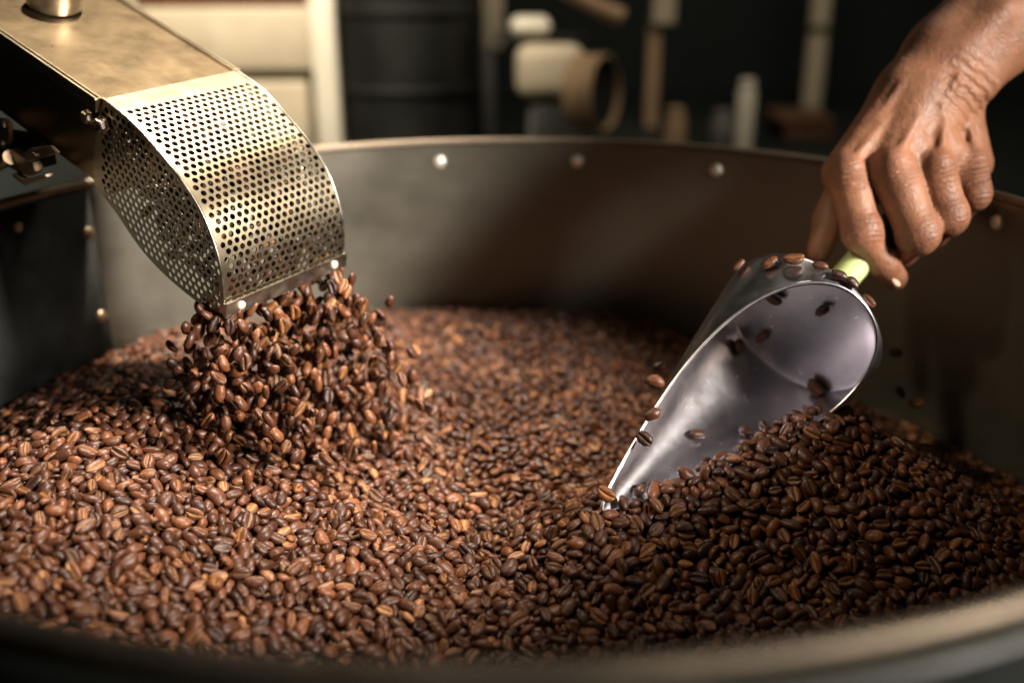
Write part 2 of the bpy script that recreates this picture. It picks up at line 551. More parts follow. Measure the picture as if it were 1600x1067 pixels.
def perforated(name, outline, pitch, r, margin, mapf, parent, extra=None, keep=None, thick=0.0006):
    """flat outline (u,v) with a staggered field of real round holes, mapped to 3D by mapf"""
    lo, hi = outline.min(0), outline.max(0)
    C = []
    row = 0
    v = lo[1]
    while v < hi[1] + pitch:
        u = lo[0] + (pitch / 2 if row % 2 else 0)
        while u < hi[0] + pitch:
            C.append((u, v)); u += pitch
        v += pitch * math.sqrt(3) / 2; row += 1
    C = np.array(C)
    C = C[in_poly(C, outline)]
    C = C[dist_poly(C, outline) > r + margin]
    if keep is not None:
        C = C[keep(C)]
    n = 14
    verts = [Vector(p) for p in outline]
    edges = [(i, (i + 1) % len(outline)) for i in range(len(outline))]
    for c in C:
        b = len(verts)
        verts += [Vector((c[0] + r * math.cos(2 * math.pi * k / n), c[1] + r * math.sin(2 * math.pi * k / n))) for k in range(n)]
        edges += [(b + k, b + (k + 1) % n) for k in range(n)]
    if extra is not None and len(extra):
        E = extra[in_poly(extra, outline)]
        E = E[dist_poly(E, outline) > 0.0008]
        if len(C):
            dd = np.min(np.linalg.norm(E[:, None] - C[None], axis=2), axis=1)
            E = E[dd > r * 1.35]
        verts += [Vector(p) for p in E]
    vo, eo, fo, *_ = delaunay_2d_cdt(verts, edges, [], 0, 1e-7)
    V = np.array([(p.x, p.y) for p in vo])
    F = np.array([f for f in fo])
    cen = V[F].mean(1)
    ok = in_poly(cen, outline)
    for c in C:
        ok &= (np.hypot(cen[:, 0] - c[0], cen[:, 1] - c[1]) > r * 0.97)
    F = F[ok]
    me = bpy.data.meshes.new(name)
    me.from_pydata([tuple(mapf(p)) for p in V], [], [tuple(int(i) for i in f) for f in F])
    bm = bmesh.new(); bm.from_mesh(me)
    loose = [v for v in bm.verts if not v.link_faces]
    bmesh.ops.delete(bm, geom=loose, context='VERTS')
    bmesh.ops.recalc_face_normals(bm, faces=bm.faces[:])
    bm.normal_update()
    mid = Vector(from2((0.02, -0.035), CWID / 2))
    if sum((f.calc_center_median() - mid).dot(f.normal) * f.calc_area() for f in bm.faces) < 0:
        bmesh.ops.reverse_faces(bm, faces=bm.faces[:])
        bm.normal_update()
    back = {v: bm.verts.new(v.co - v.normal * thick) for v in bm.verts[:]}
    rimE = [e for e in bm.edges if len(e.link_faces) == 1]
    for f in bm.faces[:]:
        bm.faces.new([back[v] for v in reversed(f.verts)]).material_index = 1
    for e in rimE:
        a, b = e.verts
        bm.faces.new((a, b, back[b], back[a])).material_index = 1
    bmesh.ops.recalc_face_normals(bm, faces=bm.faces[:])
    bm.to_mesh(me); bm.free()
    o = link_mesh(name, me, M['perf'], parent)
    o.data.materials.append(M['oily_shade'])
    return sharp_smooth(o, 32)


chute = empty("discharge_chute", from2((0, -0.03)))
tag(chute, "inclined steel discharge chute with perforated curved hood above the tray", "chute")
arc2 = smooth_poly(to2(arc), 2)
low2 = smooth_poly(to2(low), 2)
side_outline, _ = resample(np.vstack([arc2, low2[1:], arc2[:1]]), 0.0022)
side_outline = side_outline[:-1]
g = np.stack(np.meshgrid(np.arange(-0.05, 0.16, 0.003), np.arange(-0.13, 0.05, 0.003)), -1).reshape(-1, 2)
PITCHM, HR = 0.0042, 0.00146
for nm, w in (("side_sheet", 0.0), ("side_sheet", CWID)):
    perforated(nm, side_outline, PITCHM, HR, 0.0008, lambda p, w=w: from2(p, w), chute, g,
               keep=lambda C: (C[:, 0] > 0.0015 - 0.20 * C[:, 1] * 0 - 0.004))
arcd, arct = resample(arc2, 0.0015)
LEN = arct[-1]


def front_map(p):
    s = min(max(p[1], 0), LEN)
    q = np.array([np.interp(s, arct, arcd[:, 0]), np.interp(s, arct, arcd[:, 1])])
    return from2(q, p[0])


fo_, _ = resample(np.array([(0, 0), (CWID, 0), (CWID, LEN), (0, LEN), (0, 0)]), 0.003)
gf = np.stack(np.meshgrid(np.arange(0, CWID, 0.003), np.arange(0, LEN, 0.0025)), -1).reshape(-1, 2)
perforated("front_sheet", fo_[:-1], PITCHM, HR, 0.0007, front_map, chute, gf, keep=lambda C: C[:, 1] > 0.012)
# folded edge bead between side and front sheets
for w in (0.0, CWID):
    tube("edge_seam", [from2(p, w) for p in arcd[::2]], [0.0008] * len(arcd[::2]), M['strip'], chute, 8)
# bottom strip with two rivets
e2 = arc2[-1]
tang = arc2[-1] - arc2[-4]; tang /= np.linalg.norm(tang)
nrm2 = np.array([-tang[1], tang[0]])
if nrm2[0] < 0:
    nrm2 = -nrm2
bm = bmesh.new()
cs = []
for w in (-0.001, CWID + 0.001):
    cs.append([bm.verts.new(from2(e2 + tang * a + nrm2 * b, w)) for a, b in ((-0.0075, 0.0008), (-0.0075, 0.0024), (0.0012, 0.0024), (0.0012, 0.0008))])
for k in range(4):
    bm.faces.new((cs[0][k], cs[0][(k + 1) % 4], cs[1][(k + 1) % 4], cs[1][k]))
bm.faces.new(cs[0]); bm.faces.new(cs[1])
bmesh.ops.bevel(bm, geom=bm.edges[:], offset=0.0004, segments=2, affect='EDGES')
from_bm("bottom_strip", bm, M['strip'], chute)
n3 = EX * nrm2[0] + EY * nrm2[1]
for w in (0.0085, CWID - 0.0085):
    lathe("rivet", [(0.0024, 0), (0.0023, 0.0006), (0.0016, 0.0012), (0, 0.0014)], M['rivet'], chute,
          loc=from2(e2 - tang * 0.0032 + nrm2 * 0.0024, w), axis=n3, seg=18, deg=60)
# duct behind the hood: top, two sides, floor, with folded lips
LB = -0.46
qt = to2(np.array([on_plane(0, 45, CP0, CW)]))[0]
bot = to2(np.array([on_plane(150, 292, CP0, CW)]))[0]
ytop, ybot = -0.0012, bot[1] + 0.004


def duct_panel(name, u0, u1, y0, y1, w0, w1, mat, bev=0.0005):
    bm = bmesh.new()
    bmesh.ops.create_cube(bm, size=1)
    for v in bm.verts:
        v.co = Vector(from2((u0 + (v.co.x + .5) * (u1 - u0), y0 + (v.co.y + .5) * (y1 - y0)), w0 + (v.co.z + .5) * (w1 - w0)))
    bmesh.ops.bevel(bm, geom=bm.edges[:], offset=bev, segments=2, affect='EDGES')
    return sharp_smooth(from_bm(name, bm, mat, chute))


duct_panel("duct_top", LB, 0.006, ytop - 0.0015, ytop, 0.0008, CWID - 0.0008, M['duct'])
duct_panel("duct_side", LB, 0.004, ybot, ytop - 0.0018, 0.0012, 0.0026, M['duct'])
duct_panel("duct_side", LB, 0.004, ybot, ytop - 0.0018, CWID - 0.0026, CWID - 0.0012, M['duct'])
duct_panel("duct_floor", LB, 0.004, ybot - 0.0016, ybot - 0.0002, 0.0012, CWID - 0.0012, M['duct'])
for w0, w1 in ((-0.0030, 0.0004), (CWID - 0.0004, CWID + 0.0026)):
    duct_panel("duct_lip", LB, -0.003, ytop - 0.0042, ytop + 0.0004, w0, w1, M['perf'], 0.0009)


def hex_bolt(px, py, s):
    c = on_plane(px, py, CP0 - CW * 0.0006, CW)
    b = lathe("bolt", [(0, 0.0042 * s), (0.0030 * s, 0.0042 * s), (0.0036 * s, 0.0036 * s), (0.0036 * s, 0.0010 * s), (0.0048 * s, 0.0009 * s), (0.0048 * s, 0), (0, 0)],
              M['bolt'], chute, loc=c, axis=-CW, seg=6, deg=25)
    return b


hex_bolt(163, 194, 1.0)
hex_bolt(141, 182, 0.9)
# round cap on top of the duct
cc = on_plane(84, -8, CP0 + EY * 0.006, EY)
capc = lathe("cap_ring", [(0.0135, -0.006), (0.0145, 0.0), (0.0145, 0.006), (0.0130, 0.0078), (0.0100, 0.0078), (0.0095, 0.0060), (0.0, 0.0060)], M['strip'], chute, loc=cc, axis=EY, seg=40)
lathe("cap_center", [(0.0088, 0.0062), (0.0085, 0.0082), (0.0060, 0.0094), (0, 0.0098)], M['copper'], capc, loc=cc, axis=EY, seg=32)

# latch linkage beside the duct
latch = empty("latch_linkage", on_plane(50, 250, CP0 - CW * 0.010, CW))
tag(latch, "small dark metal latch linkage on the side of the chute", "latch")


def side_plate(name, px, th, off, mat=None):
    pts = [on_plane(x, y, CP0 - CW * off, CW) for x, y in px]
    bm = bmesh.new()
    a = [bm.verts.new(p) for p in pts]; b = [bm.verts.new(p - CW * th) for p in pts]
    n = len(pts)
    bm.faces.new(a); bm.faces.new(b)
    for k in range(n):
        bm.faces.new((a[k], a[(k + 1) % n], b[(k + 1) % n], b[k]))
    bmesh.ops.bevel(bm, geom=bm.edges[:], offset=0.0005, segments=2, affect='EDGES')
    return sharp_smooth(from_bm(name, bm, mat or M['latch'], latch))


pl = side_plate("hinge_plate", [(-18, 184), (12, 184), (21, 192), (21, 224), (12, 232), (-18, 230)], 0.0022, 0.008)
for q in ((6, 194), (4, 222)):
    lathe("rivet", [(0.0020, 0), (0.0016, 0.0008), (0, 0.0011)], M['bolt'], pl, loc=on_plane(*q, CP0 - CW * 0.0102, CW), axis=-CW, seg=12, deg=60)
side_plate("link_arm", [(16, 238), (30, 230), (66, 252), (70, 264), (60, 272), (44, 268), (18, 254)], 0.005, 0.006)
tb = side_plate("tab_plate", [(34, 240), (52, 231), (84, 227), (96, 238), (70, 246), (48, 252)], 0.0018, 0.013)
lathe("rivet", [(0.0020, 0), (0.0016, 0.0008), (0, 0.0011)], M['bolt'], tb, loc=on_plane(57, 239, CP0 - CW * 0.0149, CW), axis=-CW, seg=12, deg=60)
side_plate("spring_clip", [(30, 268), (46, 280), (82, 270), (84, 274), (48, 288), (30, 274)], 0.004, 0.010)
tube("pivot_rod", [on_plane(-30, 270, CP0 - CW * 0.012, CW), on_plane(16, 246, CP0 - CW * 0.012, CW)], [0.0038, 0.0038], M['latch'], latch, 16)
# bracket that carries the linkage on the duct wall
side_plate("bracket", [(-40, 200), (60, 215), (70, 262), (-40, 262)], -0.0075, 0.0005, M['black'])

# dark roaster front beyond the tray, the chute comes out of it
rb_ = empty("roaster_body", (-0.62, 0.46, COUNTER_Z))
tag(rb_, "dark roaster machine body behind the chute at far left", "roaster")
box("housing", (-1.10, 0.34, COUNTER_Z), (-0.475, 0.80, 0.075), M['black'], rb_, 0.012)
box("top_cover", (-1.11, 0.33, 0.076), (-0.468, 0.81, 0.10), M['drum'], rb_, 0.006)

# ------------------------------------------------------------------ bean bed: height field
RIDGE = []
for ph in np.radians(np.arange(186, 301, 5)):
    q = scoop_pt(ph, scoop_rim_k(ph))
    RIDGE.append((q[0], q[1], q[2]))
RIDGE = np.array(RIDGE)
C1 = at_z(150, 690, -0.093)
C2 = at_z(470, 690, -0.128)


def bed_h(x, y):
    x, y = np.asarray(x, float), np.asarray(y, float)
    h = np.full(x.shape, -0.138)
    h = h + 0.050 * np.exp(-((x - C1[0]) / 0.115) ** 2 - ((y - C1[1]) / 0.30) ** 2)
    h = h + 0.014 * np.exp(-((x - C2[0]) / 0.06) ** 2 - ((y - C2[1]) / 0.06) ** 2)
    h = h + 0.010 * np.exp(-((x - 0.03) / 0.09) ** 2 - ((y - 0.27) / 0.07) ** 2)
    h = h + 0.0035 * np.sin(31 * x + 11 * y + 1) * np.sin(27 * y - 9 * x)
    q_ = np.clip((x - 0.10) / 0.18, 0, 1)
    h = h - 0.016 * q_ * q_ * (3 - 2 * q_)
    r = np.full(x.shape, -1.0)
    for k, (a, b, c) in enumerate(RIDGE):
        d = np.hypot(x - a, y - b)
        # heap leaning against the open side of the scoop
        f_ = k / (len(RIDGE) - 1)
        top = min(c + 0.0042 + 0.009 * f_ * (1.15 - f_), -0.083)
        r = np.maximum(r, top - 0.64 * np.sqrt(d * d + 0.008 ** 2) + 0.64 * 0.008)
    s = 0.006
    return np.logaddexp(h / s, r / s) * s


# under-surface that closes the gaps below the beans, darkened to stand in for shade
nx = 90
gx = np.linspace(-TUB_R, TUB_R, nx)
bm = bmesh.new()
grid = {}
for i, x in enumerate(gx):
    for j, y in enumerate(gx):
        if math.hypot(x, y) < TUB_R - 0.002:
            grid[i, j] = bm.verts.new((x, y, float(bed_h(x, y)) - 0.0075))
for (i, j), v in grid.items():
    if (i + 1, j) in grid and (i, j + 1) in grid and (i + 1, j + 1) in grid:
        bm.faces.new((v, grid[i + 1, j], grid[i + 1, j + 1], grid[i, j + 1]))
o = from_bm("bean_heap_core", bm, material("gap_shade_brown", (0.018, 0.008, 0.004), 0.9, 0, 0.3, 300), None, True)
tag(o, "dark sheet for the shaded core beneath the roasted coffee beans", "bean heap", kind="stuff")


# ------------------------------------------------------------------ bean shapes
def bean_shape(level, seed):
    r = np.random.default_rng(seed)
    if level == 0:
        psi = [-90, -84, -77, -64, -42, -12, 24, 58, 90, 122, 156, 192, 222, 244, 257, 264]; nr = 13
    elif level == 1:
        psi = [-90, -78, -56, -14, 38, 90, 142, 194, 236, 258]; nr = 9
    else:
        psi = [-90, -70, -20, 35, 90, 145, 200, 250]; nr = 6
    psi = np.radians(psi)
    a, b = 5.2 * r.uniform(.86, 1.12), 3.75 * r.uniform(.88, 1.10)
    cu, cd = 3.0 * r.uniform(.92, 1.1), 1.75 * r.uniform(.9, 1.1)
    bend, skew, sw = r.normal(0, .016), r.normal(0, .08), r.uniform(-.55, .55)
    V, cr = [], []
    for i in range(1, nr):
        th = math.pi * i / nr
        x, rr = math.cos(th), math.sin(th) ** 0.86
        for p in psi:
            y, z = b * rr * math.cos(p), rr * math.sin(p)
            flat = z < 0
            z = z * (cd if flat else cu)
            k = 0.0
            if flat:
                k = max(0.0, -math.sin(p)) ** (90 if level == 0 else 40)
                if p == psi[0]:
                    k = 1.0
                    y += sw * math.sin(math.pi * x)
                z = -cd * (1 - (1 - min(1, -z / cd)) ** 1.5) if rr > 0 else z
                z += 1.55 * k * rr
            V.append((a * x, y + skew * a * x * 0.4 + bend * (a * x) ** 2, z)); cr.append(k)
    n = len(psi)
    V += [(a, 0, -0.15), (-a, 0, -0.15)]; cr += [0.3, 0.3]
    F = []
    for i in range(nr - 2):
        for k in range(n):
            F.append((i * n + k, i * n + (k + 1) % n, (i + 1) * n + (k + 1) % n)); F.append((i * n + k, (i + 1) * n + (k + 1) % n, (i + 1) * n + k))
    e0, e1 = len(V) - 2, len(V) - 1
    for k in range(n):
        F.append((e0, (k + 1) % n, k))
        F.append((e1, (nr - 2) * n + k, (nr - 2) * n + (k + 1) % n))
    V = np.array(V)
    ph = r.uniform(0, 6.28, 6)
    V = V * (1 + 0.045 * np.sin(V[:, [1, 2, 0]] * 0.9 + ph[:3]) + 0.03 * np.sin(V[:, [2, 0, 1]] * 1.9 + ph[3:]))
    V = V * 0.001
    V[:, 2] -= 0.0006
    return V, np.array(F), np.array(cr)


SHAPES = {(l, s): bean_shape(l, 40 + s) for l in range(3) for s in range(10)}


def mesh_from(name, V, F, rnd, cr):
    me = bpy.data.meshes.new(name)
    me.vertices.add(len(V)); me.vertices.foreach_set("co", np.ascontiguousarray(V, np.float32).ravel())
    me.loops.add(F.size); me.loops.foreach_set("vertex_index", np.ascontiguousarray(F, np.int32).ravel())
    me.polygons.add(len(F)); me.polygons.foreach_set("loop_start", np.arange(0, F.size, F.shape[1], dtype=np.int32))
    me.polygons.foreach_set("use_smooth", np.ones(len(F), bool))
    a = me.attributes.new("rnd", 'FLOAT', 'POINT'); a.data.foreach_set("value", np.ascontiguousarray(rnd, np.float32))
    a = me.attributes.new("crease", 'FLOAT', 'POINT'); a.data.foreach_set("value", np.ascontiguousarray(cr, np.float32))
    me.update(calc_edges=True)
    me.materials.append(M['bean'])
    return me


def bean_cloud(name, P, Rm, S, lev, var, rnd):
    """many beans as one mesh (the uncountable rest)"""
    Vs, Fs, Rs, Cs = [], [], [], []
    off = 0
    for key, (V, F, cr) in SHAPES.items():
        idx = np.where((lev == key[0]) & (var == key[1]))[0]
        if not len(idx):
            continue
        X = np.einsum('nij,vj->nvi', Rm[idx], V) * S[idx][:, None, None] + P[idx][:, None, :]
        Fi = F[None] + (np.arange(len(idx)) * len(V))[:, None, None] + off
        Vs.append(X.reshape(-1, 3)); Fs.append(Fi.reshape(-1, 3))
        Rs.append(np.repeat(rnd[idx], len(V))); Cs.append(np.tile(cr, len(idx)))
        off += len(idx) * len(V)
    me = mesh_from(name, np.vstack(Vs), np.vstack(Fs), np.concatenate(Rs), np.concatenate(Cs))
    o = bpy.data.objects.new(name, me); COL.objects.link(o)
    return o


SINGLE = [[mesh_from("bean", SHAPES[0, s][0], SHAPES[0, s][1], np.full(len(SHAPES[0, s][0]), r), SHAPES[0, s][2]) for r in (0.12, 0.38, 0.6, 0.85)] for s in range(10)]


def one_bean(P, Rm, S, var, rnd, label, group=None):
    o = bpy.data.objects.new("coffee_bean", SINGLE[var][min(3, int(rnd * 4))])
    m = Matrix([list(Rm[i] * S) + [P[i]] for i in range(3)] + [[0, 0, 0, 1]])
    o.matrix_world = m
    COL.objects.link(o)
    return tag(o, label, "coffee bean", group)


# ------------------------------------------------------------------ settle the beans (position based, in millimetres)
def quat_to_mat(q):
    w, x, y, z = q.T
    return np.stack([np.stack([1 - 2 * (y * y + z * z), 2 * (x * y - z * w), 2 * (x * z + y * w)], -1),
                     np.stack([2 * (x * y + z * w), 1 - 2 * (x * x + z * z), 2 * (y * z - x * w)], -1),
                     np.stack([2 * (x * z - y * w), 2 * (y * z + x * w), 1 - 2 * (x * x + y * y)], -1)], 1)


def find_pairs(S, bean, rad):
    lo = S.min(0) - 1
    c = np.floor((S - lo) / rad).astype(np.int64) + 1
    dim = c.max(0) + 2
    key = (c[:, 0] * dim[1] + c[:, 1]) * dim[2] + c[:, 2]
    order = np.argsort(key, kind='stable')
    sk = key[order]
    ncell = int(dim.prod())
    cnt = np.bincount(sk, minlength=ncell)
    start = np.concatenate([[0], np.cumsum(cnt)[:-1]])
    I, J = [], []
    ids = np.arange(len(S))
    for dx in (-1, 0, 1):
        for dy in (-1, 0, 1):
            for dz in (-1, 0, 1):
                nk = key + (dx * dim[1] + dy) * dim[2] + dz
                nc = cnt[nk]
                for k in range(int(nc.max()) if len(nc) else 0):
                    m = nc > k
                    j = order[start[nk[m]] + k]
                    i = ids[m]
                    mm = (bean[i] < bean[j])
                    i, j = i[mm], j[mm]
                    d2 = ((S[i] - S[j]) ** 2).sum(1)
                    mm = d2 < rad * rad
                    I.append(i[mm]); J.append(j[mm])
    return np.concatenate(I), np.concatenate(J)


BK = 0.80                                # bean size: 1.0 would be a 10.4 mm bean


def settle():
    pos = []
    for layer, (sp, z0, z1) in enumerate(((8.2, 3, 6), (10.0, 10, 15), (14, 18, 24))):
        row = 0
        y = -205.0 / BK
        while y < 300 / BK:
            x = -300 / BK + (sp / 2 if row % 2 else 0)
            while x < 300 / BK:
                p = (x + RNG.uniform(-.42, .42) * sp, y + RNG.uniform(-.42, .42) * sp)
                if math.hypot(*p) < 294 / BK:
                    pos.append((p[0], p[1], RNG.uniform(z0, z1)))
                x += sp
            y += sp * 0.87; row += 1
    pos = np.array(pos)
    # only beans that the photo (or a step aside) could show
    px, py, dz = project(np.stack([pos[:, 0] * BK / 1000, pos[:, 1] * BK / 1000, bed_h(pos[:, 0] * BK / 1000, pos[:, 1] * BK / 1000)], 1))
    pos = pos[(px > -330) & (px < 1930) & (py < 1330)]
    N = len(pos)
    q = RNG.normal(size=(N, 4)); q[:, 1:3] *= 0.8
    q /= np.linalg.norm(q, axis=1)[:, None]
    off = np.array([(2.6, 1.25, 0), (2.6, -1.25, 0), (-2.6, 1.25, 0), (-2.6, -1.25, 0)])
    r = 2.35
    bean = np.repeat(np.arange(N), 4)
    for it in range(72):
        pos[:, 2] -= 0.42
        Rm = quat_to_mat(q)
        arm = np.einsum('nij,kj->nki', Rm, off).reshape(-1, 3)
        S = arm + pos[bean]
        if it % 4 == 0:
            I, J = find_pairs(S, bean, 2 * r + 1.4)
        d = S[I] - S[J]
        L = np.sqrt((d * d).sum(1)) + 1e-6
        pen = 2 * r - L
        m = pen > 0
        c = d[m] / L[m][:, None] * (0.5 * pen[m])[:, None]
        ii, jj = I[m], J[m]
        low_ = np.clip(r - S[:, 2], 0, None)
        f = np.zeros_like(S)
        for k in range(3):
            f[:, k] = np.bincount(ii, c[:, k], len(S)) - np.bincount(jj, c[:, k], len(S))
        f[:, 2] += low_
        n = np.bincount(ii, minlength=len(S)) + np.bincount(jj, minlength=len(S)) + (low_ > 0)
        nb = np.maximum(1, np.bincount(bean, n, N))
        sc = 1.25 / np.sqrt(nb)
        T = np.cross(arm, f)
        for k in range(3):
            pos[:, k] += np.clip(np.bincount(bean, f[:, k], N) * sc, -1.5, 1.5)
        w = np.stack([np.bincount(bean, T[:, k], N) for k in range(3)], 1) * (sc / 11.0)[:, None]
        w = np.clip(w, -.3, .3)
        dq = np.concatenate([np.zeros((N, 1)), w * 0.5], 1)
        w0, x0, y0, z0 = q.T
        dw, dx, dy, dz = dq.T
        q = q + np.stack([-dx * x0 - dy * y0 - dz * z0, dx * w0 + dy * z0 - dz * y0, dy * w0 + dz * x0 - dx * z0, dz * w0 + dx * y0 - dy * x0], 1)
        q /= np.linalg.norm(q, axis=1)[:, None]
        rr = np.hypot(pos[:, 0], pos[:, 1])
        k = np.minimum(1, 294.5 / BK / rr)
        pos[:, 0] *= k; pos[:, 1] *= k
    return pos, quat_to_mat(q)


BP, BR = settle()
bx, by = BP[:, 0] * BK / 1000, BP[:, 1] * BK / 1000
bh = bed_h(bx, by)
e = 0.004
gxx, gyy = (bed_h(bx + e, by) - bed_h(bx - e, by)) / (2 * e), (bed_h(bx, by + e) - bed_h(bx, by - e)) / (2 * e)
NRM = np.stack([-gxx, -gyy, np.ones_like(gxx)], 1); NRM /= np.linalg.norm(NRM, axis=1)[:, None]
TX = np.stack([np.ones_like(gxx), np.zeros_like(gxx), gxx], 1); TX /= np.linalg.norm(TX, axis=1)[:, None]
TY = np.cross(NRM, TX)
FR = np.stack([TX, TY, NRM], 2)
BRW = FR @ BR
BPW = np.stack([bx, by, bh], 1) + NRM * ((BP[:, 2] - 8.5) * BK / 1000)[:, None]
BS = RNG.normal(0.99, 0.09, len(BP)).clip(.74, 1.2) * BK
BV = RNG.integers(0, 10, len(BP))
BRND = np.clip(RNG.beta(2.8, 2.8, len(BP)), 0, 1)
keepb = np.ones(len(BP), bool)
for i in range(len(BP)):                 # clear the scoop's sheet metal
    hit = SCOOP_TREE.find_nearest(Vector(BPW[i]), 0.0025)
    if hit[0] is not None:
        keepb[i] = False
BP, BRW, BPW, BS, BV, BRND = (a[keepb] for a in (BP, BRW, BPW, BS, BV, BRND))
ppx, ppy, pdz = project(BPW)
inview = (ppx > -40) & (ppx < 1640) & (ppy > 300) & (ppy < 1090)
top = BP[:, 2] > 6.5
lev = np.where(inview & top & (pdz < 0.50), 0, np.where(inview, 1, 2))
print("beans", len(BP), "lev", np.bincount(lev))
# the largest-looking top beans become single objects
rimpy = 1000 - ((ppx - 720) / 880) ** 2 * 100
size = BS / pdz
cand = np.where(inview & (BP[:, 2] > 5.5) & (ppx > 10) & (ppx < 1590) & (ppy < rimpy))[0]
chosen = []
for i in cand[np.argsort(-size[cand])]:
    if all((ppx[i] - ppx[j]) ** 2 + (ppy[i] - ppy[j]) ** 2 > 20 ** 2 for j in chosen):
        chosen.append(i)
    if len(chosen) >= 165:
        break
chosen = np.array(chosen)
view = BPW - CAM


def shade(r): return "dark brown" if r < 0.25 else "brown" if r < 0.5 else "reddish brown" if r < 0.75 else "light brown"


for i in chosen:
    up_face = BRW[i][:, 2] @ (view[i] / np.linalg.norm(view[i])) > 0     # flat side towards the viewer
    ax_ = BRW[i][:, 0]
    dirn = math.degrees(math.atan2(ax_ @ UP, ax_ @ RT)) % 180
    lie = "lying crosswise" if dirn < 30 or dirn > 150 else "standing upright" if 60 < dirn < 120 else "slanting right" if dirn < 90 else "slanting left"
    side = "left" if ppx[i] < 533 else "middle" if ppx[i] < 1066 else "right"
    lab = "%s bean %s, %s, front of the heap, %s third" % (shade(BRND[i]), lie, "crease showing" if up_face else "rounded back showing", side)
    one_bean(BPW[i], BRW[i], BS[i], int(BV[i]), float(BRND[i]), lab, "beans at the front of the heap")
rest = np.ones(len(BP), bool); rest[chosen] = False
o = bean_cloud("coffee_bean_heap", BPW[rest], BRW[rest], BS[rest], lev[rest], BV[rest], BRND[rest])
tag(o, "heap of brown roasted coffee beans filling the cooling tray", "coffee beans", kind="stuff")


# ------------------------------------------------------------------ beans pouring out of the chute
def rand_rot(n):
    q = RNG.normal(size=(n, 4)); q /= np.linalg.norm(q, axis=1)[:, None]
    return quat_to_mat(q)


def falling_rot(n):
    """tumbling beans, long axis mostly along the fall"""
    out = []
    for _ in range(n):
        x = np.array([RNG.normal(0.12, .6), RNG.normal(-0.05, .6), 1.0]); x /= np.linalg.norm(x)
        y = np.cross(x, RNG.normal(size=3)); y /= np.linalg.norm(y)
        out.append(np.stack([x, y, np.cross(x, y)], 1))
    return np.array(out)


mouth_a = arc2[-1]
fall, tries = [], 0
while len(fall) < 640 and tries < 60000:
    tries += 1
    w = RNG.uniform(0.002, CWID - 0.002)
    p0 = from2(mouth_a - np.array([RNG.uniform(0.0, 0.034), 0.001]), w)
    drop = 0.003 + RNG.uniform(0, 1) ** 0.9 * 0.112
    t = math.sqrt(2 * drop / 9.81)
    hv = EX.copy(); hv[2] = 0; hv /= np.linalg.norm(hv)
    wv = CW.copy(); wv[2] = 0
    p = p0 + hv * (RNG.normal(0.12, 0.13) * t) + wv * ((w / CWID - 0.45) * 0.35 * t + RNG.normal(0, 0.10) * t)
    p[2] -= drop
    if p[2] < float(bed_h(p[0], p[1])) + 0.003:
        continue
    if any((p - f) @ (p - f) < 0.0048 ** 2 for f in fall):
        continue
    fall.append(p)
fall = np.array(fall)
for q, d in (((537, 448), .50), ((562, 473), .50), ((567, 499), .505), ((552, 520), .51), ((612, 560), .52), ((628, 592), .52)):
    fall = np.vstack([fall, at_depth(*q, d)])
nf = len(fall)
FRm, FS, FV, FRN = falling_rot(nf), RNG.uniform(.9, 1.1, nf) * BK, RNG.integers(0, 10, nf), RNG.beta(2.2, 2.0, nf)
fpx, fpy, fdz = project(fall)
order = np.argsort(fdz)
single_f = set(order[:108].tolist()) | set(range(nf - 6, nf))
for i in sorted(single_f):
    if i >= nf - 6:
        lab = "stray roasted bean dropping just right of the main falling stream"
    else:
        lab = "%s bean in mid-air, %s %s of the stream falling from the chute" % (shade(FRN[i]), "left" if fpx[i] < 400 else "centre" if fpx[i] < 490 else "right", "top" if fpy[i] < 530 else "middle" if fpy[i] < 610 else "foot")
    one_bean(fall[i], FRm[i], FS[i], int(FV[i]), float(FRN[i]), lab, "beans falling from the chute")
rf = np.array([i for i in range(nf) if i not in single_f])
inside = []                              # beans still sliding down inside the hood
qlo, qhi = side_outline.min(0), side_outline.max(0)
cq = RNG.uniform(qlo, qhi, (6000, 2))
cq = cq[in_poly(cq, side_outline)]
cq = cq[dist_poly(cq, side_outline) > 0.0075]
for q in cq:
    p = from2(q, RNG.uniform(0.007, CWID - 0.007))
    if all((p - f) @ (p - f) > 0.0072 ** 2 for f in inside):
        inside.append(p)
inside = np.array(inside)
ni = len(inside)
print("inside hood", ni)
o = bean_cloud("falling_coffee_beans", np.vstack([fall[rf], inside]), np.concatenate([FRm[rf], rand_rot(ni)]), np.concatenate([FS[rf], np.full(ni, BK * 1.1)]),
               np.concatenate([np.ones(len(rf), int), np.full(ni, 2)]), np.concatenate([FV[rf], RNG.integers(0, 10, ni)]), np.concatenate([FRN[rf], RNG.uniform(0, .6, ni)]))
tag(o, "dense stream of roasted beans pouring from the perforated chute", "coffee beans", kind="stuff")

# ------------------------------------------------------------------ beans on and around the scoop
CAMV = Vector(CAM)


def scoop_bean(px, py, size, rnd, label, roll, face=1, depth=None, lift=0.0032, tilt=None):
    d = Vector(ray(px, py)).normalized()
    nrm = None
    if depth is None:
        hit = SCOOP_TREE.ray_cast(CAMV, d)
        if hit[0] is None:
            hit = SCOOP_TREE.find_nearest(Vector(at_depth(px, py, SP['dep'])))
        nrm = hit[1]
        if nrm.dot(d) > 0:
            nrm = -nrm
        P = hit[0] + nrm * lift
    else:
        P = Vector(at_depth(px, py, depth))
        nrm = -d
    if tilt is not None:
        nrm = (nrm + Vector(RT) * tilt[0] + Vector(UP) * tilt[1]).normalized()
    x = Vector(RT) * math.cos(roll) + Vector(UP) * math.sin(roll)
    x = (x - nrm * x.dot(nrm)).normalized()
    z = nrm * face
    y = z.cross(x)
    Rm = np.array([[x[i], y[i], z[i]] for i in range(3)])
    return one_bean(np.array(P), Rm, size * 0.88, random.randrange(10), rnd, label, "beans on and around the scoop")


